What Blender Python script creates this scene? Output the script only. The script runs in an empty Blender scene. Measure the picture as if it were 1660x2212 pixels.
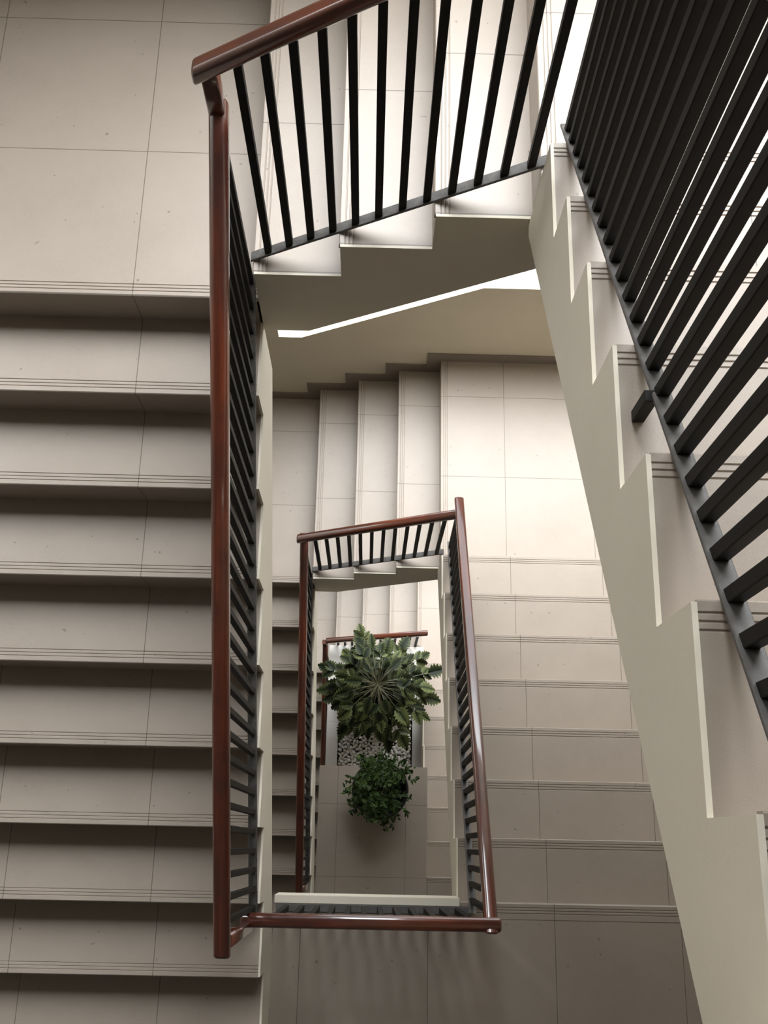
import bpy, bmesh, math, random
from mathutils import Vector, Matrix
random.seed(7)
sc = bpy.context.scene
COL = sc.collection

# ------------------------------------------------------------------ camera
CAM = (0.4307, 0.2778, 3.263)
TX, TY, TZ = 0.3155, 0.0566, -0.0341          # tilt from straight down, roll, yaw
cz, sz, ct, st = math.cos(TZ), math.sin(TZ), math.cos(TX), math.sin(TX)
right0 = Vector((cz, sz, 0)); north0 = Vector((-sz, cz, 0)); Z = Vector((0, 0, 1))
up0 = north0*ct + Z*st
fwd = north0*st - Z*ct
cr, sr = math.cos(TY), math.sin(TY)
cx_ = right0*cr + up0*sr
cy_ = right0*(-sr) + up0*cr
cam = bpy.data.cameras.new('camera'); co = bpy.data.objects.new('camera', cam); COL.objects.link(co)
M = Matrix((cx_, cy_, -fwd)).transposed().to_4x4(); M.translation = CAM
co.matrix_world = M
cam.sensor_fit = 'VERTICAL'; cam.sensor_height = 24.0; cam.lens = 24.0*2209.457/2212.0
cam.clip_start = 0.02; cam.clip_end = 200
sc.camera = co

# ------------------------------------------------------------------ view, sky
sc.view_settings.view_transform = 'Standard'
sc.view_settings.look = 'None'
sc.view_settings.gamma = 1.0
sc.view_settings.use_curve_mapping = False
EXPOSURE = 0.0
SKY = 16.3
sc.view_settings.exposure = EXPOSURE
w = bpy.data.worlds.new('sky'); sc.world = w; w.use_nodes = True
nt = w.node_tree; nt.nodes.clear()
tc = nt.nodes.new('ShaderNodeTexCoord'); sep = nt.nodes.new('ShaderNodeSeparateXYZ')
mr = nt.nodes.new('ShaderNodeMapRange'); mr.interpolation_type = 'SMOOTHSTEP'
mr.inputs[1].default_value = 0.32; mr.inputs[2].default_value = 0.72
mr.inputs[3].default_value = 0.14; mr.inputs[4].default_value = 1.0
mul = nt.nodes.new('ShaderNodeMath'); mul.operation = 'MULTIPLY'; mul.inputs[1].default_value = SKY
bg = nt.nodes.new('ShaderNodeBackground'); bg.inputs[0].default_value = (0.95, 0.985, 1.02, 1)
wo = nt.nodes.new('ShaderNodeOutputWorld')
nt.links.new(tc.outputs['Generated'], sep.inputs[0]); nt.links.new(sep.outputs[2], mr.inputs[0])
nt.links.new(mr.outputs[0], mul.inputs[0]); nt.links.new(mul.outputs[0], bg.inputs[1]); nt.links.new(bg.outputs[0], wo.inputs[0])

# ------------------------------------------------------------------ stairwell measures
R, G, F = 0.18254, 0.30, 4.1986       # riser, going, storey height (23 risers)
A, B = 0.893, 2.127                   # well width, well length
E0, W0 = 2.122, 2.140                 # first nosing east, landing nosing west
XW, XE, YS, YN = -4.2, 3.35, -1.55, 3.65
T = 0.61                              # tile module

def portal(name, x0, x1, z0, z1):
    l = bpy.data.lights.new(name, 'AREA'); l.shape = 'RECTANGLE'; l.size = x1-x0; l.size_y = z1-z0
    l.cycles.is_portal = True
    o = bpy.data.objects.new(name, l); COL.objects.link(o)
    o.location = ((x0+x1)/2, YN+0.14, (z0+z1)/2); o.rotation_euler = (math.radians(-90), 0, 0)
portal('daylight_opening', XW, XE, 1.0, 6.9)
portal('daylight_opening', XW, XE, 1.0-F, 0.55)
portal('daylight_opening', XW, XE, 1.0-2*F, 0.55-F)

# ------------------------------------------------------------------ materials
def mat(name):
    m = bpy.data.materials.new(name); m.use_nodes = True
    n = m.node_tree; b = n.nodes['Principled BSDF']
    return m, n, b
def N(n, t, **k):
    o = n.nodes.new(t)
    for a, v in k.items(): setattr(o, a, v)
    return o
def mathn(n, op, a, b=None):
    o = N(n, 'ShaderNodeMath', operation=op)
    for i, v in ((0, a), (1, b)):
        if v is None: continue
        if isinstance(v, (int, float)): o.inputs[i].default_value = v
        else: n.links.new(v, o.inputs[i])
    return o.outputs[0]
def mixc(n, fac, c1, c2):
    o = N(n, 'ShaderNodeMix', data_type='RGBA')
    if isinstance(fac, (int, float)): o.inputs[0].default_value = fac
    else: n.links.new(fac, o.inputs[0])
    for i, c in ((6, c1), (7, c2)):
        if isinstance(c, tuple): o.inputs[i].default_value = (*c, 1)
        else: n.links.new(c, o.inputs[i])
    return o.outputs[2]
def noise(n, scale, detail=3, vec=None, rough=.6):
    o = N(n, 'ShaderNodeTexNoise'); o.inputs['Scale'].default_value = scale; o.inputs['Detail'].default_value = detail
    o.inputs['Roughness'].default_value = rough
    if vec is not None: n.links.new(vec, o.inputs['Vector'])
    return o.outputs[0]
def ramp(n, fac, stops):
    o = N(n, 'ShaderNodeValToRGB')
    e = o.color_ramp.elements
    while len(e) < len(stops): e.new(0.5)
    for i, (p, c) in enumerate(stops): e[i].position = p; e[i].color = (*c, 1)
    n.links.new(fac, o.inputs[0]); return o.outputs[0]

def tile_material(name, base, dark, grout, rough=.42):
    m, n, b = mat(name)
    uv = N(n, 'ShaderNodeUVMap', uv_map='UVMap')
    geo = N(n, 'ShaderNodeTexCoord')
    s = N(n, 'ShaderNodeSeparateXYZ'); n.links.new(uv.outputs[0], s.inputs[0])
    masks = []
    for k in (0, 1):
        q = mathn(n, 'DIVIDE', s.outputs[k], T); fr = mathn(n, 'FRACT', q)
        d = mathn(n, 'ABSOLUTE', mathn(n, 'SUBTRACT', fr, 0.5))          # 0.5 on a joint
        masks.append(mathn(n, 'GREATER_THAN', d, 0.5-0.0016/T))
    j = mathn(n, 'MAXIMUM', *masks)
    sp = noise(n, 420, 2, geo.outputs['Object'], .8)
    cl = noise(n, 3.2, 5, geo.outputs['Object'], .65)
    c = mixc(n, ramp(n, sp, [(.40, (0, 0, 0)), (.62, (1, 1, 1))]), dark, base)
    c = mixc(n, ramp(n, cl, [(.3, (1, 1, 1)), (.75, (0, 0, 0))]), c, base)
    # small scuffs
    sc_ = ramp(n, noise(n, 34, 1, geo.outputs['Object']), [(.765, (0, 0, 0)), (.78, (1, 1, 1))])
    c = mixc(n, mathn(n, 'MULTIPLY', sc_, .55), c, tuple(v*.35 for v in base))
    c = mixc(n, j, c, grout)
    n.links.new(c, b.inputs['Base Color'])
    b.inputs['Roughness'].default_value = rough
    bp = N(n, 'ShaderNodeBump'); bp.inputs['Strength'].default_value = .6; bp.inputs['Distance'].default_value = .002
    h = mathn(n, 'SUBTRACT', mathn(n, 'MULTIPLY', sp, .05), j)
    n.links.new(h, bp.inputs['Height']); n.links.new(bp.outputs[0], b.inputs['Normal'])
    return m
TILE = tile_material('porcelain_tile', (.362, .305, .252), (.290, .242, .197), (.14, .115, .09))
SKIRT_SHADE = tile_material('skirting_tile_shaded', (.24, .20, .165), (.20, .165, .135), (.3, .27, .24))  # floor tile in darker tones: shade at the wall foot put into colour

def plaster(name, c1, c2):
    m, n, b = mat(name)
    g = N(n, 'ShaderNodeTexCoord')
    a = noise(n, 2.3, 6, g.outputs['Object'], .65); f = noise(n, 60, 3, g.outputs['Object'])
    c = mixc(n, ramp(n, a, [(.35, (0, 0, 0)), (.7, (1, 1, 1))]), c1, c2)
    n.links.new(c, b.inputs['Base Color']); b.inputs['Roughness'].default_value = .7
    bp = N(n, 'ShaderNodeBump'); bp.inputs['Strength'].default_value = .25; bp.inputs['Distance'].default_value = .004
    n.links.new(mathn(n, 'ADD', mathn(n, 'MULTIPLY', f, .4), a), bp.inputs['Height']); n.links.new(bp.outputs[0], b.inputs['Normal'])
    return m
CREAM = plaster('cream_paint', (.80, .735, .61), (.76, .695, .57))
WALL = plaster('wall_paint', (.70, .64, .50), (.66, .60, .46))
CONC = plaster('bare_concrete', (.15, .14, .125), (.12, .112, .10))
SIDE = plaster('pale_side_paint', (.64, .58, .485), (.60, .54, .45))
TAUPE = plaster('taupe_paint', (.055, .047, .040), (.045, .039, .032))
PLANTER = tile_material('planter_tile', (.60, .575, .53), (.54, .515, .47), (.35, .33, .3))

def wood():
    m, n, b = mat('varnished_mahogany')
    uv = N(n, 'ShaderNodeUVMap', uv_map='UVMap')
    mp = N(n, 'ShaderNodeMapping'); mp.inputs['Scale'].default_value = (1.6, 46, 1); n.links.new(uv.outputs[0], mp.inputs[0])
    mp2 = N(n, 'ShaderNodeMapping'); mp2.inputs['Scale'].default_value = (2.2, 5, 1); n.links.new(uv.outputs[0], mp2.inputs[0])
    a = noise(n, 1.0, 6, mp.outputs[0], .7); k = noise(n, 1.0, 4, mp2.outputs[0], .6)
    c = ramp(n, a, [(.3, (.048, .010, .004)), (.55, (.125, .026, .009)), (.78, (.205, .050, .016))])
    c = mixc(n, ramp(n, k, [(.38, (1, 1, 1)), (.56, (0, 0, 0))]), c, (.055, .014, .008))
    n.links.new(c, b.inputs['Base Color']); b.inputs['Roughness'].default_value = .33
    b.inputs['Coat Weight'].default_value = .85; b.inputs['Coat Roughness'].default_value = .10; b.inputs['Coat IOR'].default_value = 1.75
    return m
WOOD = wood()

def metal(name, c, rough):
    m, n, b = mat(name)
    g = N(n, 'ShaderNodeTexCoord')
    a = noise(n, 40, 4, g.outputs['Object'])
    cc = mixc(n, ramp(n, a, [(.4, (0, 0, 0)), (.7, (1, 1, 1))]), c, tuple(v*1.5 for v in c))
    n.links.new(cc, b.inputs['Base Color']); b.inputs['Roughness'].default_value = rough
    return m
BLACK = metal('black_painted_steel', (.007, .006, .005), .6)
BLACK.node_tree.nodes['Principled BSDF'].inputs['Specular IOR Level'].default_value = .22
GREY = metal('grey_painted_steel', (.085, .080, .075), .5)

# ------------------------------------------------------------------ mesh helpers
class MB:
    """collects world-space polygons; build() links them as one mesh object"""
    def __init__(s): s.v = []; s.f = []; s.uv = []; s.sm = []; s.uv2 = []
    def face(s, pts, uvs=None, smooth=False, uv2=None):
        i = len(s.v); s.v += [tuple(p) for p in pts]; s.f.append(tuple(range(i, i+len(pts))))
        s.uv.append(uvs); s.sm.append(smooth); s.uv2.append(uv2)
    def prism(s, poly, axis, a, b):
        """poly = list of 2D points in the two other axes, extruded along axis from a to b"""
        def P(p, t):
            if axis == 'x': return (t, p[0], p[1])
            if axis == 'y': return (p[0], t, p[1])
            return (p[0], p[1], t)
        n = len(poly)
        s.face([P(p, a) for p in poly]); s.face([P(p, b) for p in reversed(poly)])
        for i in range(n):
            p, q = poly[i], poly[(i+1) % n]
            s.face([P(p, a), P(p, b), P(q, b), P(q, a)])
    def box(s, x0, x1, y0, y1, z0, z1): s.prism([(x0, y0), (x1, y0), (x1, y1), (x0, y1)], 'z', z0, z1)
    def build(s, name, m, parent=None, org=(0, 0, 0), tile=None, bevel=0, merge=True):
        """tile = (ox or None, oy or None) joint origins for the projected UVs"""
        base = Vector(parent.location) if parent is not None and parent.type == 'EMPTY' else Vector(org)
        if parent is not None and parent.type != 'EMPTY': base = Vector(parent['org'])
        me = bpy.data.meshes.new(name)
        me.from_pydata([Vector(v)-base for v in s.v], [], s.f)
        ul = me.uv_layers.new(name='UVMap')
        any2 = any(u is not None for u in s.uv2)
        u2 = me.uv_layers.new(name='Tone') if any2 else None
        for p, uvs, smo, q2 in zip(me.polygons, s.uv, s.sm, s.uv2):
            nn = p.normal; p.use_smooth = smo
            for k, li in enumerate(p.loop_indices):
                if u2 is not None and q2 is not None: u2.data[li].uv = q2
                if uvs is not None: ul.data[li].uv = uvs[k]; continue
                x, y, z = Vector(me.vertices[me.loops[li].vertex_index].co)+base
                ox, oy = tile if tile else (None, None)
                uu = (x-ox) if ox is not None else T/2
                vv = (y-oy) if oy is not None else T/2
                if abs(nn.z) > .5: ul.data[li].uv = (uu, vv)
                elif abs(nn.y) > abs(nn.x): ul.data[li].uv = (uu, T/2)
                else: ul.data[li].uv = (vv, T/2)
        bm = bmesh.new(); bm.from_mesh(me)
        if merge: bmesh.ops.remove_doubles(bm, verts=bm.verts, dist=1e-5)
        if merge: bmesh.ops.recalc_face_normals(bm, faces=bm.faces)
        if bevel:
            es = [e for e in bm.edges if len(e.link_faces) == 2 and e.calc_face_angle(0) > .5]
            bmesh.ops.bevel(bm, geom=es, offset=bevel, segments=2, affect='EDGES', profile=.5)
        bm.to_mesh(me); bm.free()
        me.materials.append(m)
        o = bpy.data.objects.new(name, me); COL.objects.link(o)
        if parent is not None:
            o.parent = parent
            if parent.type == 'EMPTY': pass
        else: o.location = base
        return o

def thing(name, label, cat, loc, group=None):
    o = bpy.data.objects.new(name, None); COL.objects.link(o); o.location = loc
    o['label'] = label; o['category'] = cat
    if group: o['group'] = group
    o.empty_display_size = .1
    return o
def tag(o, label, cat, group=None):
    o['label'] = label; o['category'] = cat
    if group: o['group'] = group
    return o
def struct(o, label=None, cat=None):
    o['kind'] = 'structure'
    if label: o['label'] = label
    if cat: o['category'] = cat
    return o

def sweep(mb, p0, p1, prof, up=(0, 0, 1), cap=True, smooth=True, vertical_ends=True):
    """profile (a,b) swept p0->p1; ends cut by vertical planes when sloped"""
    p0, p1 = Vector(p0), Vector(p1); d = (p1-p0); L = d.length; d.normalize()
    upv = Vector(up); side = d.cross(upv)
    if side.length < 1e-4: side = Vector((1, 0, 0))
    side.normalize(); u = side.cross(d).normalized()
    if vertical_ends and abs(d.z) < .95:
        hz = Vector((d.x, d.y, 0)).length
        ring = lambda c: [c + side*a + Vector((0, 0, 1))*(b/hz) for a, b in prof]
    else: ring = lambda c: [c + side*a + u*b for a, b in prof]
    r0, r1 = ring(p0), ring(p1); n = len(prof)
    per = 0
    for i in range(n):
        j = (i+1) % n
        seg = math.dist(prof[i], prof[j])
        mb.face([r0[i], r1[i], r1[j], r0[j]], [(0, per), (L, per), (L, per+seg), (0, per+seg)], smooth)
        per += seg
    if cap == 'round':
        cen = (sum(p[0] for p in prof)/n, sum(p[1] for p in prof)/n)
        for c, r_, s_ in ((p0, r0, -1), (p1, r1, 1)):
            prev = r_
            for k, (off, sc_) in enumerate(((.006, .93), (.010, .74))):
                q = [c + (v-c)*sc_ + d*off*s_ for v in r_]
                for i in range(n):
                    j = (i+1) % n
                    f = [prev[i], q[i], q[j], prev[j]]
                    mb.face(f if s_ > 0 else f[::-1], [(0, i*.01), (.01, i*.01), (.01, j*.01), (0, j*.01)], True)
                prev = q
            mb.face(prev if s_ > 0 else prev[::-1], [(0, p[1]) for p in prof])
    elif cap:
        mb.face(list(reversed(r0)), [(0, p[1]) for p in reversed(prof)]); mb.face(r1, [(0, p[1]) for p in prof])

def rrect(w_, h_, r_, n=4):
    out = []
    for cx0, cy0, a0 in ((w_/2-r_, h_/2-r_, 0), (-w_/2+r_, h_/2-r_, 90), (-w_/2+r_, -h_/2+r_, 180), (w_/2-r_, -h_/2+r_, 270)):
        for k in range(n+1):
            a = math.radians(a0+90*k/n); out.append((cx0+r_*math.cos(a), cy0+r_*math.sin(a)))
    return out
RAIL = rrect(.056, .052, .018)

# ------------------------------------------------------------------ stairs
TH = .022                                       # tile thickness
LIP = .009                                      # cream plaster edge beyond the tile ends
def tread_profile(y_back, y_nose, z):
    """2D (y,z) section of a tiled tread with three anti-slip grooves next to its nosing"""
    s = 1 if y_back > y_nose else -1
    P = [(y_back, z-TH), (y_back, z)]
    for d in (.046, .033, .020):
        P += [(y_nose+s*(d+.0028), z), (y_nose+s*(d+.0008), z-.003), (y_nose+s*(d-.0012), z-.003), (y_nose+s*(d-.0028), z)]
    P += [(y_nose+s*.003, z), (y_nose, z-.003), (y_nose, z-TH)]
    return P

def flight(name, label, kind, z0, n, first, inner, outer, soffit, joint, n_treads):
    """kind W: descends to the south from z0; N: climbs east; E: climbs south.
       first = coordinate of the top/first nosing, inner/outer = the well edge and the wall edge."""
    sgn = 1 if outer > inner else -1
    ti, to = inner+sgn*LIP, outer
    if kind == 'W': t = thing(name, label, 'stairs', ((inner+outer)/2, first-n*G/2, z0-n*R))
    elif kind == 'N': t = thing(name, label, 'stairs', (first+n*G/2, (inner+outer)/2, z0))
    else: t = thing(name, label, 'stairs', ((inner+outer)/2, first-n*G/2, z0))
    ax = 'y' if kind == 'N' else 'x'
    step = []                                    # concrete outline, top side
    for i in range(n):
        if kind == 'W':                          # nosing i at first-i*G (top z0-i*R), riser below it, tread i+1
            yn, zt, zb = first-i*G, z0-i*R, z0-(i+1)*R
            step += [(yn, zt), (yn, zb)]
        elif kind == 'N':
            xn, zt = first+i*G, z0+(i+1)*R
            step += [(xn, zt-R), (xn, zt)]
        else:
            yn, zt = first-i*G, z0+(i+1)*R
            step += [(yn, zt-R), (yn, zt)]
    # plaster outline: stepped top side, then the underside back to the first step
    fx, fz = step[0]; lx, lz = step[-1]
    def outline(off, drop):
        o = [(p+off, q-drop) for p, q in step]
        ex = 0
        if kind != 'W':
            if off: o.pop()
            else: ex = .012 if kind == 'N' else -.012
        if kind == 'W':
            ys = first+(lz-.18-z0+soffit)*G/R
            return o + [(lx+off, lz-.18), (ys, lz-.18), (first+off, z0-soffit)]
        if kind == 'N':
            zs = z0+R+(lx-first)*R/G-soffit; xf = first+(-.215-R+soffit)*G/R
            if ex: o.append((lx+ex, lz))
            zb = z0+4*R-.2165; xe = lx+.085
            return o + [(lx+off+ex, zb), (xe, zb), (xe, zs+.085*R/G), (xf, z0-.215), (first+off, z0-.215)]
        zs = z0+R+(first-lx)*R/G-soffit; yf = first-(-.215-R+soffit)*G/R
        if ex: o.append((lx+ex, lz))
        return o + [(lx+off+ex, zs), (yf, z0-.215), (first+off, z0-.215)]
    so = -.012 if kind == 'E' else .012
    mb = MB(); mb.prism(outline(0, 0), ax, inner, ti); mb.build('stringer_edge', CREAM, t)
    mb = MB(); mb.prism(outline(so, TH), ax, ti, to); mb.build('waist_slab', CONC, t)
    jx, jy = joint
    for i in range(n):
        if kind == 'W':
            yn = first-i*G; zt = z0-i*R; zb = z0-(i+1)*R
            mb = MB(); mb.box(min(ti, to), max(ti, to), yn+.001, yn+.012, zb, zt-TH); mb.build('riser', TILE, t, tile=(jx, None))
            if i+1 < n_treads+1 and i+1 < n:
                mb = MB(); mb.prism(tread_profile(yn+.001, yn-G-.004, zb), ax, ti, to); mb.build('tread', TILE, t, tile=(jx, None))
        elif kind == 'N':
            xn = first+i*G; zt = z0+(i+1)*R
            mb = MB(); mb.box(xn, xn+.012, min(ti, to), max(ti, to), zt-R, zt-TH); mb.build('riser', TILE, t, tile=(None, jy))
            if i+1 < n:
                mb = MB(); mb.prism(tread_profile(xn+G, xn-.004, zt), ax, ti, to); mb.build('tread', TILE, t, tile=(None, jy))
        else:
            yn = first-i*G; zt = z0+(i+1)*R
            mb = MB(); mb.box(min(ti, to), max(ti, to), yn-.012, yn, zt-R, zt-TH); mb.build('riser', TILE, t, tile=(jx, None))
            if i+1 < n:
                mb = MB(); mb.prism(tread_profile(yn-G, yn+.004, zt), ax, ti, to); mb.build('tread', TILE, t, tile=(jx, None))
    return t

def landing(label, x0, x1, y0, y1, z, joint, nose=(), extra=None, name='stair_landing'):
    """tiled slab; nose = sides with a grooved nosing tile above a flight's riser"""
    t = thing(name, label, 'landing', ((x0+x1)/2, (y0+y1)/2, z-.215))
    e = .0125; NW = .07
    bx0, bx1, by0, by1 = x0+(e if 'W' in nose else 0), x1, y0+(e if 'S' in nose else 0), y1-(e if 'N' in nose else 0)
    mb = MB(); mb.box(bx0, bx1, by0, by1, z-.215, z-TH)
    if extra: mb.box(*extra, z-.215, z-TH)
    mb.build('slab', CREAM, t, merge=False)
    tx0, tx1, ty0, ty1 = x0, x1, y0, y1
    for side in nose:
        mb = MB()
        if side == 'S': mb.prism(tread_profile(y0+NW, y0-.004, z), 'x', x0, x1); ty0 = y0+NW
        if side == 'W': mb.prism(tread_profile(x0+NW, x0-.004, z), 'y', y0, y1); tx0 = x0+NW
        if side == 'N': mb.prism(tread_profile(y1-NW, y1+.004, z), 'x', x0, x1); ty1 = y1-NW
        mb.build('nosing', TILE, t, tile=joint)
    mb = MB(); mb.box(tx0, tx1, ty0, ty1, z-TH, z)
    if extra: mb.box(*extra, z-TH, z)
    mb.build('paving', TILE, t, tile=joint, merge=False)
    return t

WJ, EJ, NJ = -.453, .131, 2.750                     # tile joint origins
lev = ['top', 'middle', 'bottom']
W_LAB = ['long tiled stair flight descending along the left side, nearest the viewer',
         'stair flight in the dark gap between the long handrail and the inner dark red handrail',
         'deepest left stair flight, a dark strip beside the white planter']
N_LAB = ['short bright stair flight behind the black balusters at the top',
         'short stair flight below the sloping wall, with four steps climbing to the right',
         'lowest short stair flight behind the leafy plant']
E_LAB = ['near stair flight at right with a cream stepped side, behind thick black balusters',
         'stair flight at right just outside the red handrail with the long white glint',
         'lowest right stair flight, narrow strip of steps beside the planter']
NW_LAB = ['large tiled landing at the top left above the long flight',
          'tiled landing at the foot of the middle short flight, left of its steps',
          'deep tiled landing left of the lowest short flight']
NE_LAB = ['tiled landing at the top right, behind the black balusters',
          'wide bright tiled landing right of the middle short flight',
          'deep tiled landing right of the lowest short flight, beside the leafy plant']
for k in range(3):
    z = -F*k
    n0 = .002 if k < 2 else .042
    a_ = A if k < 2 else .978
    b_ = B if k < 2 else 2.335
    xin = 0 if k < 2 else -.015
    n_w = 11
    flight('stair_flight', W_LAB[k], 'W', z, n_w, W0, xin, XW, .58, (WJ if k == 0 else WJ, None), 10)
    flight('stair_flight', N_LAB[k], 'N', z, 4, n0, b_, YN, .50, (None, NJ), 3)
    flight('stair_flight', E_LAB[k], 'E', z+4*R, 8, E0, a_, XE, .42, (EJ, None), 7)
    landing(NW_LAB[k], XW, n0, W0, YN, z, (WJ, NJ), 'S')
    landing(NE_LAB[k], n0+3*G, XE, E0, YN, z+4*R, (EJ, NJ), 'W')
landing('dark tiled landing at the bottom, below the horizontal red handrail', .0, XE, YS, .022, -11*R, (EJ, -.048), 'N', (XW, 0, YS, -.872))
landing('dark tiled floor slab at the bottom of the well under the round bush', .004, .975, YS, .955, -34*R, (.174, .625))
landing('deep landing at the head of the lowest right stair flight', .978, XE, YS, .022, -34*R, (EJ, None), 'N')
landing('tiled landing under the viewer at the top of the right flight', .0, XE, YS, .022, 12*R, (EJ, None), 'N')

# cream kerb on the near edge of the lower landing
mb = MB(); mb.box(.0, A, .0265, .045, -11*R-.215, -11*R+.0005); mb.box(.0, A, .006, .045, -11*R+.0005, -11*R+.009); o = mb.build('landing_kerb', CREAM, None, org=(A/2, .04, -11*R-.215), bevel=.003)
tag(o, 'pale cream kerb along the landing edge under the horizontal red handrail', 'kerb')

# ------------------------------------------------------------------ walls
def wall(name, pts, axis, a, b, org, m=WALL):
    mb = MB(); mb.prism(pts, axis, a, b); return struct(mb.build(name, m, None, org=org))
for k in range(3):
    z = -F*k
    top = [(XW, z+1.02), (-.10, z+1.02), (1.10, z+4*R+1.02), (XE, z+4*R+1.02)]
    bot = [(XE, z+4*R-.33), (1.10, z+4*R-.33), (-.10, z-.33), (XW, z-.33)]
    wall('wall_north', top+bot, 'y', YN, YN+.12, (0, YN, z))
    # stepped skirting
    h = .105
    P = [(XW, z), (XW, z+h)]
    for i in range(4): P += [(.002+i*G-h, z+i*R+h), (.002+i*G-h, z+(i+1)*R+h)]
    P += [(XE, z+4*R+h), (XE, z+4*R)]
    Q = []
    for i in reversed(range(4)): Q += [(.002+i*G, z+(i+1)*R), (.002+i*G, z+i*R)]
    mb = MB(); mb.prism(P+Q, 'y', YN-.011, YN-.0005); struct(mb.build('baseboard_north', SKIRT_SHADE, None, org=(0, YN, z), tile=(.131, None)))
ZT, ZB = 6.9, -57*R
wall('wall_west', [(YS, ZB), (YN+.12, ZB), (YN+.12, ZT), (YS, ZT)], 'x', XW-.15, XW-.001, (XW, 0, ZB), SIDE)
wall('wall_east', [(YS, ZB), (YN+.12, ZB), (YN+.12, ZT), (YS, ZT)], 'x', XE+.001, XE+.15, (XE, 0, ZB), SIDE)
wall('wall_south', [(XW-.15, ZB), (XE+.15, ZB), (XE+.15, ZT), (XW-.15, ZT)], 'y', YS-.15, YS-.001, (0, YS, ZB), TAUPE)
mb = MB(); mb.box(XW-.15, XE+.15, YS-.15, YN+.12, ZT, ZT+.2); struct(mb.build('ceiling', TAUPE, None, org=(0, 0, ZT)))
# added unseen pier: holds north daylight back from the top left landing
wall('wall_north', [(-2.8, ZB), (-.26, ZB), (-.26, ZT), (-2.8, ZT)], 'y', YN+.0005, YN+.42, (-1, YN, ZB))
mb = MB(); mb.box(XW-.15, XE+.15, YS-.15, YN+.12, ZB-.2, ZB); struct(mb.build('floor', TILE, None, org=(0, 0, ZB-.2), tile=(.1, .1)))

# ------------------------------------------------------------------ railings
RH = .87
BS = .0745
def railing(label, p0, p1, bal0, nb, group=None, rail0=None, rail1=None, bw=.024, name='stair_railing', legs=(), tilt=0):
    """p0,p1 = ends of the bottom bar's underside; handrail ends rail0, rail1; balusters bal0 + k*BS along the plan"""
    p0, p1, rail0, rail1 = Vector(p0), Vector(p1), Vector(rail0), Vector(rail1)
    t = thing(name, label, 'railing', tuple((p0+p1)/2))
    mb = MB(); sweep(mb, rail0, rail1, RAIL, cap='round'); hr = mb.build('handrail', WOOD, t, bevel=0)
    mb = MB(); sweep(mb, p0+Z*.005, p1+Z*.005, rrect(.036, .010, .002, 1), smooth=False); mb.build('bottom_rail', GREY, t)
    d = p1-p0; dh = Vector((d.x, d.y, 0)); L = dh.length; u = dh/L
    dr = rail1-rail0; Lr = Vector((dr.x, dr.y, 0)).length
    for k in range(nb):
        s = bal0+k*BS
        if s > L-.012: break
        a = p0+d*(s/L)+Z*.008
        # where the handrail stands over it
        q = ((a-rail0).dot(u))/Lr
        c = rail0+dr*q
        b = Vector((c.x, c.y, c.z-.024))
        mb = MB()
        sl = d.z/L
        hw = bw/2
        pts = []
        nrm = Vector((-u.y, u.x, 0))
        for (e, base, slo) in ((0, a, sl), (1, b, dr.z/Lr)):
            for (i, j) in ((-1, -1), (1, -1), (1, 1), (-1, 1)):
                pts.append(base+u*hw*i+nrm*hw*j+Z*(slo*hw*i))
        mb.face(pts[0:4][::-1]); mb.face(pts[4:8])
        for i in range(4): mb.face([pts[i], pts[(i+1) % 4], pts[4+(i+1) % 4], pts[4+i]])
        mb.build('baluster', BLACK, t, bevel=.002)
    for q in legs:
        mb = MB(); x, y, zb, zt, wd = q; mb.box(x-wd/2, x+wd/2, y-wd/2, y+wd/2, zb, zt); mb.build('support_leg', BLACK, t, bevel=.002)
    return t
def post(t, x, y, z0, z1, wd=.046, m=WOOD, nm='newel_post'):
    mb = MB(); sweep(mb, (x, y, z0), (x, y, z1), rrect(wd, wd, .006, 2), up=(0, 1, 0)); return mb.build(nm, m, t)
S = R/G
HN = [.93, .85, .95]
W_RL = ['railing with a long vertical red-brown handrail on the left flight, nearest the viewer',
        'left railing of the smaller inner rectangle with a dark red handrail',
        'deepest left railing, beside the white planter']
N_RL = ['railing across the top with widely spaced black balusters and a thick red-brown handrail',
        'short sloping railing at the top of the inner rectangle',
        'lowest short railing, red handrail partly hidden behind the leafy plant']
for k in range(3):
    z = -F*k
    xw = 0 if k < 2 else -.015
    zn = lambda y: z+(y-W0)*S
    # west: from the top corner down to the south edge
    yt, yb = 2.205 if k < 2 else 2.28, -.045
    t = railing(W_RL[k], (xw-.028, yt, zn(yt)), (xw-.028, yb+.03, zn(yb+.03)), .02, 40,
                rail0=(xw-.026, yt+.02, zn(yt+.02)+.845), rail1=(xw-.042, -.085, zn(-.085)+.872), bw=.022)
    post(t, xw-.030, yt+.008, zn(yt)+.80, z+R+HN[k]-.06, .046)
    post(t, xw-.035, -.040, z-11*R+.84, zn(-.04)+.85, .044)
    # north
    n0 = .002 if k < 2 else .042
    bb = B if k < 2 else 2.335
    a_ = .93 if k < 2 else .985
    zx = lambda x: z+R+(x-n0)*S
    yb_ = bb+.068 if k < 2 else 2.306
    t = railing(N_RL[k], (n0-.012, yb_, zx(n0-.012)), (a_-.012, yb_, zx(a_-.012)), .063, 12,
                rail0=(n0-.062, yb_-.008, zx(n0-.062)+HN[k]), rail1=(a_+.01, yb_-.008, zx(a_+.01)+(HN[k] if k < 2 else .85)))
E_RL = ['railing of thick black balusters filling the upper right corner', 'right railing with a glossy red handrail carrying a long white glint']
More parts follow.
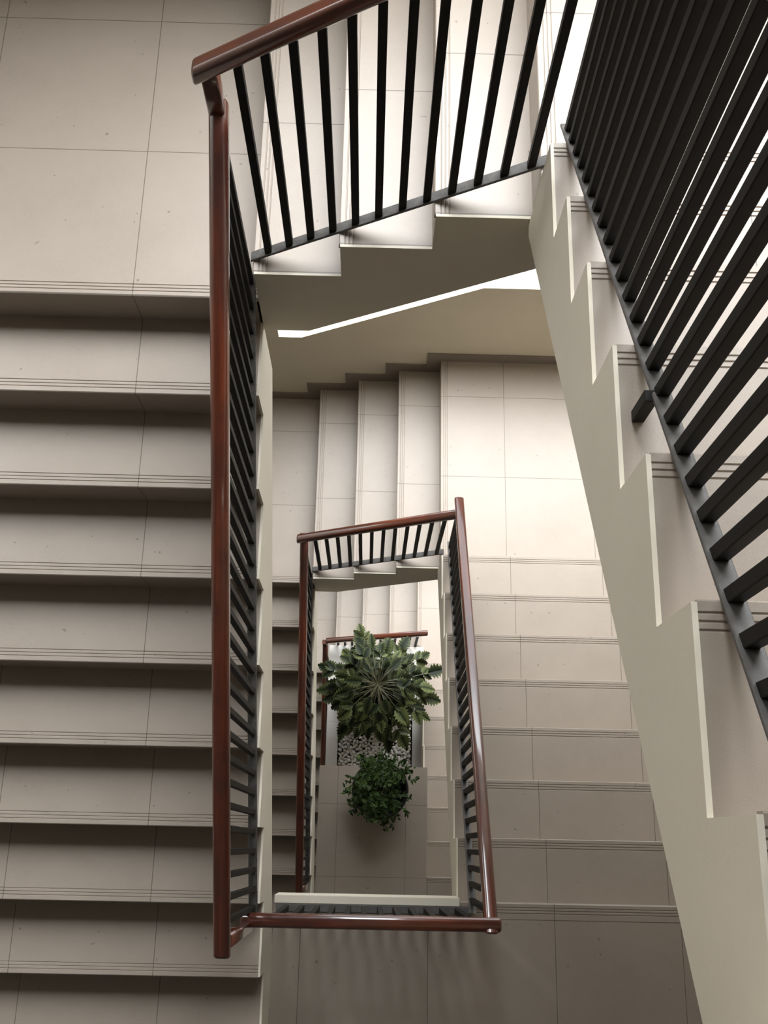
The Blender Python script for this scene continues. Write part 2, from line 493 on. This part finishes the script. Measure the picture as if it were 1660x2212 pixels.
for k in range(2):
    z = -F*k
    ze = lambda y: z+5*R+(E0-y)*S
    yt, yb = 2.235, -.02
    xb = A+.061
    t = railing(E_RL[k], (xb, yt, ze(yt)), (xb, yb, ze(yb)), .04, 40,
                rail0=(xb-.012, 2.255, ze(2.255)+.85), rail1=(xb-.012, -.038, ze(-.038)+.85),
                legs=[(xb-.020, 1.07, z+8*R, ze(1.07)+.006, .024)] if k == 0 else ())
# south, horizontal
z = -11*R
t = railing('horizontal red handrail across the bottom with a dark railing under it', (.01, -.013, z), (A+.05, -.013, z), .05, 12,
            rail0=(-.05, -.014, z+.885), rail1=(A+.078, -.014, z+.885))

# ------------------------------------------------------------------ planter and pebbles
pz = -7.46
t = thing('planter_box', 'white tiled planter box full of pebbles at the bottom of the stairwell', 'planter', (.5, 1.6, ZB))
x0, x1, y0, y1 = .004, 1.0, .35, 2.282
mb = MB(); mb.box(x0, x0+.118, y0, y1, ZB, pz); mb.box(x1-.112, x1, y0, y1, ZB, pz)
mb.box(x0+.118, x1-.112, y0, y0+.12, ZB, pz); mb.box(x0+.118, x1-.112, 1.93, y1, ZB, pz)
mb.build('planter_wall', PLANTER, t, tile=(None, 1.49), merge=False)
mb = MB(); mb.box(x0+.118, x1-.112, y0+.12, 1.93, ZB, pz-.09); mb.build('soil', TAUPE, t)

def pebble_mesh(i):
    rr = random.Random(i)
    bm = bmesh.new(); bmesh.ops.create_icosphere(bm, subdivisions=2, radius=1)
    sx, sy, sz_ = rr.uniform(.019, .026), rr.uniform(.013, .018), rr.uniform(.009, .013)
    ph = [rr.uniform(0, 6) for _ in range(3)]
    for v in bm.verts:
        c = v.co; f = 1+.10*math.sin(2.1*c.x+ph[0])+.08*math.sin(2.7*c.y+ph[1])+.07*c.x*math.cos(ph[2])
        v.co = Vector((c.x*sx*f, c.y*sy*f, c.z*sz_*f))
    for f in bm.faces: f.smooth = True
    me = bpy.data.meshes.new('pebble'); bm.to_mesh(me); bm.free(); return me
m, n, b = mat('white_pebble')
oi = N(n, 'ShaderNodeObjectInfo'); g = N(n, 'ShaderNodeTexCoord')
c = ramp(n, oi.outputs['Random'], [(0, (.62, .57, .50)), (.5, (.76, .73, .67)), (1, (.84, .82, .78))])
c = mixc(n, mathn(n, 'MULTIPLY', noise(n, 22, 4, g.outputs['Object']), .45), c, (.45, .40, .33))
n.links.new(c, b.inputs['Base Color']); b.inputs['Roughness'].default_value = .45
PEB = m
pm = [pebble_mesh(100+i) for i in range(8)]
for q in pm: q.materials.append(PEB)
rp = random.Random(3)
spots = []
def scatter(n, ya, yb, zlo, zhi, dmin):
    out = []
    tries = 0
    while len(out) < n and tries < n*300:
        tries += 1
        p = (rp.uniform(x0+.142, x1-.136), rp.uniform(ya, yb))
        if all((p[0]-q[0])**2+(p[1]-q[1])**2 > dmin*dmin for q in out): out.append(p)
    return [(p[0], p[1], rp.uniform(zlo, zhi)) for p in out]
first = scatter(300, 1.00, 1.47, pz-.047, pz-.036, .0285)
rest = scatter(420, .52, .99, pz-.047, pz-.038, .030)+scatter(360, 1.48, 1.90, pz-.047, pz-.038, .030)+scatter(520, .52, 1.90, pz-.070, pz-.058, .026)
def peb_mat(p): 
    return Matrix.Translation(p) @ Matrix.Rotation(rp.uniform(0, 6.28), 4, 'Z') @ Matrix.Rotation(rp.gauss(0, .3), 4, 'X') @ Matrix.Rotation(rp.gauss(0, .25), 4, 'Y')
proto = None
for p in first:
    o = bpy.data.objects.new('pebble', pm[rp.randrange(8)]); COL.objects.link(o); o.matrix_world = peb_mat(p)
    tag(o, 'smooth white pebble on top of the planter bed in front of the leafy plant', 'pebble', 'white pebbles in the planter')
bm = bmesh.new()
for p in rest:
    me = pm[rp.randrange(8)]; k0 = len(bm.verts); bm.from_mesh(me); bm.verts.ensure_lookup_table()
    mm = peb_mat(p); bmesh.ops.transform(bm, matrix=Matrix.Translation((-.5, -1.2, -pz)) @ mm, verts=bm.verts[k0:])
for f in bm.faces: f.smooth = True
me = bpy.data.meshes.new('pebble_bed'); bm.to_mesh(me); bm.free(); me.materials.append(PEB)
o = bpy.data.objects.new('pebble_bed', me); COL.objects.link(o); o.location = (.5, 1.2, pz)
tag(o, 'bed of many white pebbles filling the planter under and behind the plant', 'pebbles'); o['kind'] = 'stuff'

# ------------------------------------------------------------------ leafy plant
def leaf_material(name, dark, mid, light, edge):
    m, n, b = mat(name)
    uv = N(n, 'ShaderNodeUVMap', uv_map='UVMap'); tn = N(n, 'ShaderNodeUVMap', uv_map='Tone')
    s = N(n, 'ShaderNodeSeparateXYZ'); n.links.new(uv.outputs[0], s.inputs[0])
    s2 = N(n, 'ShaderNodeSeparateXYZ'); n.links.new(tn.outputs[0], s2.inputs[0])
    ab = mathn(n, 'ABSOLUTE', s.outputs[1])
    mp = N(n, 'ShaderNodeMapping'); n.links.new(uv.outputs[0], mp.inputs[0]); mp.inputs['Scale'].default_value = (3, 3, 1)
    nz = noise(n, 2.2, 4, mp.outputs[0])
    fac = mathn(n, 'ADD', mathn(n, 'MULTIPLY', ab, 1.0), mathn(n, 'MULTIPLY', mathn(n, 'SUBTRACT', nz, .5), .7))
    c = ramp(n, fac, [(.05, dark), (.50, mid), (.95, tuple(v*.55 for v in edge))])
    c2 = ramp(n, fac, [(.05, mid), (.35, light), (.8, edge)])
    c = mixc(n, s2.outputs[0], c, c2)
    # veins: midrib and slanted side veins
    vein = mathn(n, 'LESS_THAN', ab, .035)
    sv = mathn(n, 'FRACT', mathn(n, 'MULTIPLY', mathn(n, 'SUBTRACT', s.outputs[0], mathn(n, 'MULTIPLY', ab, .28)), 6.0))
    vein = mathn(n, 'MAXIMUM', vein, mathn(n, 'LESS_THAN', sv, .10))
    c = mixc(n, mathn(n, 'MULTIPLY', vein, .6), c, tuple(v*.45 for v in dark))
    n.links.new(c, b.inputs['Base Color']); b.inputs['Roughness'].default_value = .55; b.inputs['Specular IOR Level'].default_value = .2
    return m
LEAF = leaf_material('variegated_leaf', (.006, .011, .004), (.013, .022, .007), (.105, .125, .038), (.135, .155, .055))
YELLOW = (.30, .26, .03)
BUSHLEAF = leaf_material('bush_leaf', (.006, .014, .004), (.018, .042, .010), (.085, .155, .035), (.13, .21, .055))
m, n, b = mat('plant_stem'); g = N(n, 'ShaderNodeTexCoord')
n.links.new(mixc(n, noise(n, 30, 3, g.outputs['Object']), (.06, .06, .03), (.16, .15, .08)), b.inputs['Base Color']); STEM = m

def leaf(mb, base, d, up, L, Wd, tone, teeth=6, fold=.25, droop=.25):
    """serrated leaf folded on its midrib; d = direction, up = face normal hint"""
    d = Vector(d).normalized(); side = d.cross(Vector(up))
    if side.length < .05: side = d.cross(Vector((1, .3, 0)))
    side.normalize(); nn = side.cross(d).normalized()
    K = teeth*2
    def width(t): return Wd*.5*(math.sin(math.pi*min(1, t**.75))**.8)*(1.0-.18*t)
    mid, edge = [], []
    for i in range(K+1):
        t = i/K
        c = base+d*(L*t)-nn*(droop*L*t*t)
        w_ = width(t)*(1.22 if i % 2 == 1 else .80) if 0 < i < K else 0
        mid.append(c)
        for_ = .035*L if i % 2 == 1 else 0
        edge.append((c+side*w_+nn*(fold*w_)+d*for_, c-side*w_+nn*(fold*w_)+d*for_))
    for i in range(K):
        t0, t1 = i/K, (i+1)/K
        for s_, e in ((1, 0), (-1, 1)):
            pts = [mid[i], mid[i+1], edge[i+1][e], edge[i][e]]; uvs = [(t0, 0), (t1, 0), (t1, s_), (t0, s_)]
            if i == 0: pts = pts[:3]; uvs = uvs[:3]
            elif i == K-1: pts = [pts[0], pts[1], pts[3]]; uvs = [uvs[0], uvs[1], uvs[3]]
            if s_ == -1: pts.reverse(); uvs.reverse()
            mb.face(pts, uvs, True, (tone, 0))

def tube(mb, pts, r0, r1, n=6):
    rings = []
    for i, p in enumerate(pts):
        p = Vector(p); d = (Vector(pts[min(i+1, len(pts)-1)])-Vector(pts[max(i-1, 0)])).normalized()
        a = d.cross(Vector((.3, .1, 1))).normalized(); b2 = d.cross(a)
        r = r0+(r1-r0)*i/(len(pts)-1)
        rings.append([p+a*r*math.cos(6.2832*j/n)+b2*r*math.sin(6.2832*j/n) for j in range(n)])
    for i in range(len(rings)-1):
        for j in range(n):
            mb.face([rings[i][j], rings[i][(j+1) % n], rings[i+1][(j+1) % n], rings[i+1][j]], None, True)
    mb.face(rings[0][::-1]); mb.face(rings[-1])

rl = random.Random(11)
CXp, CYp = .515, 1.74
top = Vector((CXp, CYp, -6.46))
t = thing('leafy_plant', 'large leafy plant with serrated variegated leaves rising from the white pebbles', 'plant', (CXp, CYp, pz-.04))
mb = MB(); tube(mb, [(CXp, CYp, pz-.06), (CXp+.01, CYp, pz+.4), (CXp-.005, CYp+.005, top.z-.05)], .020, .011, 8); mb.build('trunk', STEM, t)
ms, ml = MB(), MB()
tiers = [(6, .17, 0, .00, 0), (10, .27, 0, -.02, 0), (13, .36, 0, -.10, 0), (15, .45, 0, -.20, 0), (14, .37, 0, -.36, 0), (12, .27, 0, -.46, 0), (9, .17, 0, -.40, 0), (12, .40, 0, -.58, 0), (11, .14, 0, -.70, 0), (11, .24, 0, -.78, 0), (7, .07, 0, -.55, 0), (12, .33, 0, -.82, 0)]
for ti, (cnt, rad, rise, dz, spread) in enumerate(tiers):
    for k in range(cnt):
        a = 6.2832*(k+.5*(ti % 2)+rl.uniform(-.22, .22))/cnt
        r = rad*rl.uniform(.74, 1.20)
        h = top.z+dz+rl.uniform(-.09, .09)
        rt = top+Vector((0, 0, dz*.75-.05))
        tip = Vector((CXp+r*math.cos(a), CYp+r*.96*math.sin(a), h))
        mid_ = rt.lerp(tip, .5)+Vector((0, 0, .06))
        tube(ms, [rt, mid_, tip], .0042, .0028, 5)
        out = Vector((math.cos(a), math.sin(a), 0))
        # a terminal leaf with one or two side leaflets
        for j in range(1 if ti == 0 else 3):
            aa = a+(0 if j == 0 else rl.uniform(.55, .95)*(1 if j == 1 else -1))
            o2 = Vector((math.cos(aa), math.sin(aa), 0))
            dd = o2+Vector((0, 0, rl.uniform(-.55, .05)))
            L = rl.uniform(.135, .185)*(1 if j == 0 else .8)
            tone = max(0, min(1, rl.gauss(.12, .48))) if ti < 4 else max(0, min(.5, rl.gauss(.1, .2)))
            bs = tip if j == 0 else mid_.lerp(tip, .8)
            leaf(ml, bs, dd, (rl.uniform(-.55, .55), rl.uniform(-.55, .55), 1), L, L*rl.uniform(.62, .82), tone, 6, rl.uniform(.1, .4), rl.uniform(.1, .4))
ms.build('branches', STEM, t, merge=False); ml.build('foliage', LEAF, t, merge=False)

# ------------------------------------------------------------------ round bush in a black pot
BX, BY, BZ = .548, .735, -34*R
t = thing('potted_bush', 'round bushy plant with small green leaves in a black pot on the dark tiled slab', 'plant', (BX, BY, BZ))
mb = MB(); nseg = 36
prof = [(.0, 0), (.15, 0), (.20, .04), (.235, .14), (.245, .24), (.235, .33), (.225, .37), (.24, .38), (.245, .40), (.235, .41), (.215, .40), (.21, .36), (0, .36)]
for i in range(len(prof)-1):
    for j in range(nseg):
        a0, a1 = 6.28319*j/nseg, 6.28319*(j+1)/nseg
        q = [(BX+prof[i][0]*math.cos(a0), BY+prof[i][0]*math.sin(a0), BZ+prof[i][1]), (BX+prof[i][0]*math.cos(a1), BY+prof[i][0]*math.sin(a1), BZ+prof[i][1]),
             (BX+prof[i+1][0]*math.cos(a1), BY+prof[i+1][0]*math.sin(a1), BZ+prof[i+1][1]), (BX+prof[i+1][0]*math.cos(a0), BY+prof[i+1][0]*math.sin(a0), BZ+prof[i+1][1])]
        if prof[i][0] == 0: q = [q[0], q[2], q[3]]
        elif prof[i+1][0] == 0: q = q[:3]
        mb.face(q, None, True)
mb.build('pot', metal('black_glaze', (.012, .012, .012), .35), t)
rb = random.Random(5)
ms, ml = MB(), MB()
root = Vector((BX, BY, BZ+.36))
for k in range(120):
    a = rb.uniform(0, 6.2832); el = math.asin(rb.uniform(-.05, .97)); r = rb.uniform(.20, .33)
    e = root+Vector((math.cos(a)*math.cos(el)*r*1.0, math.sin(a)*math.cos(el)*r*.98, math.sin(el)*r*.85+.03))
    if rb.random() < .18 or math.sin(el) < .1: e += Vector((math.cos(a)*.03, math.sin(a)*.03, -.10))
    mid_ = root.lerp(e, .5)+Vector((0, 0, .07))
    st_ = root+Vector((rb.uniform(-.08, .08), rb.uniform(-.08, .08), 0))
    tube(ms, [st_, mid_, e], .0025, .0015, 4)
    for j in range(13):
        f = .35+.65*j/12
        p = st_.lerp(mid_, f*2) if f < .5 else mid_.lerp(e, f*2-1)
        aa = rb.uniform(0, 6.28)
        dd = Vector((math.cos(aa), math.sin(aa), rb.uniform(-.5, .5)))+(e-st_).normalized()*.6
        L = rb.uniform(.030, .052)
        leaf(ml, p, dd, (rb.uniform(-.6, .6), rb.uniform(-.6, .6), 1), L, L*.56, max(0, min(1, rb.gauss(.25, .45))), 3, .2, .2)
ms.build('branches', STEM, t, merge=False); ml.build('foliage', BUSHLEAF, t, merge=False)
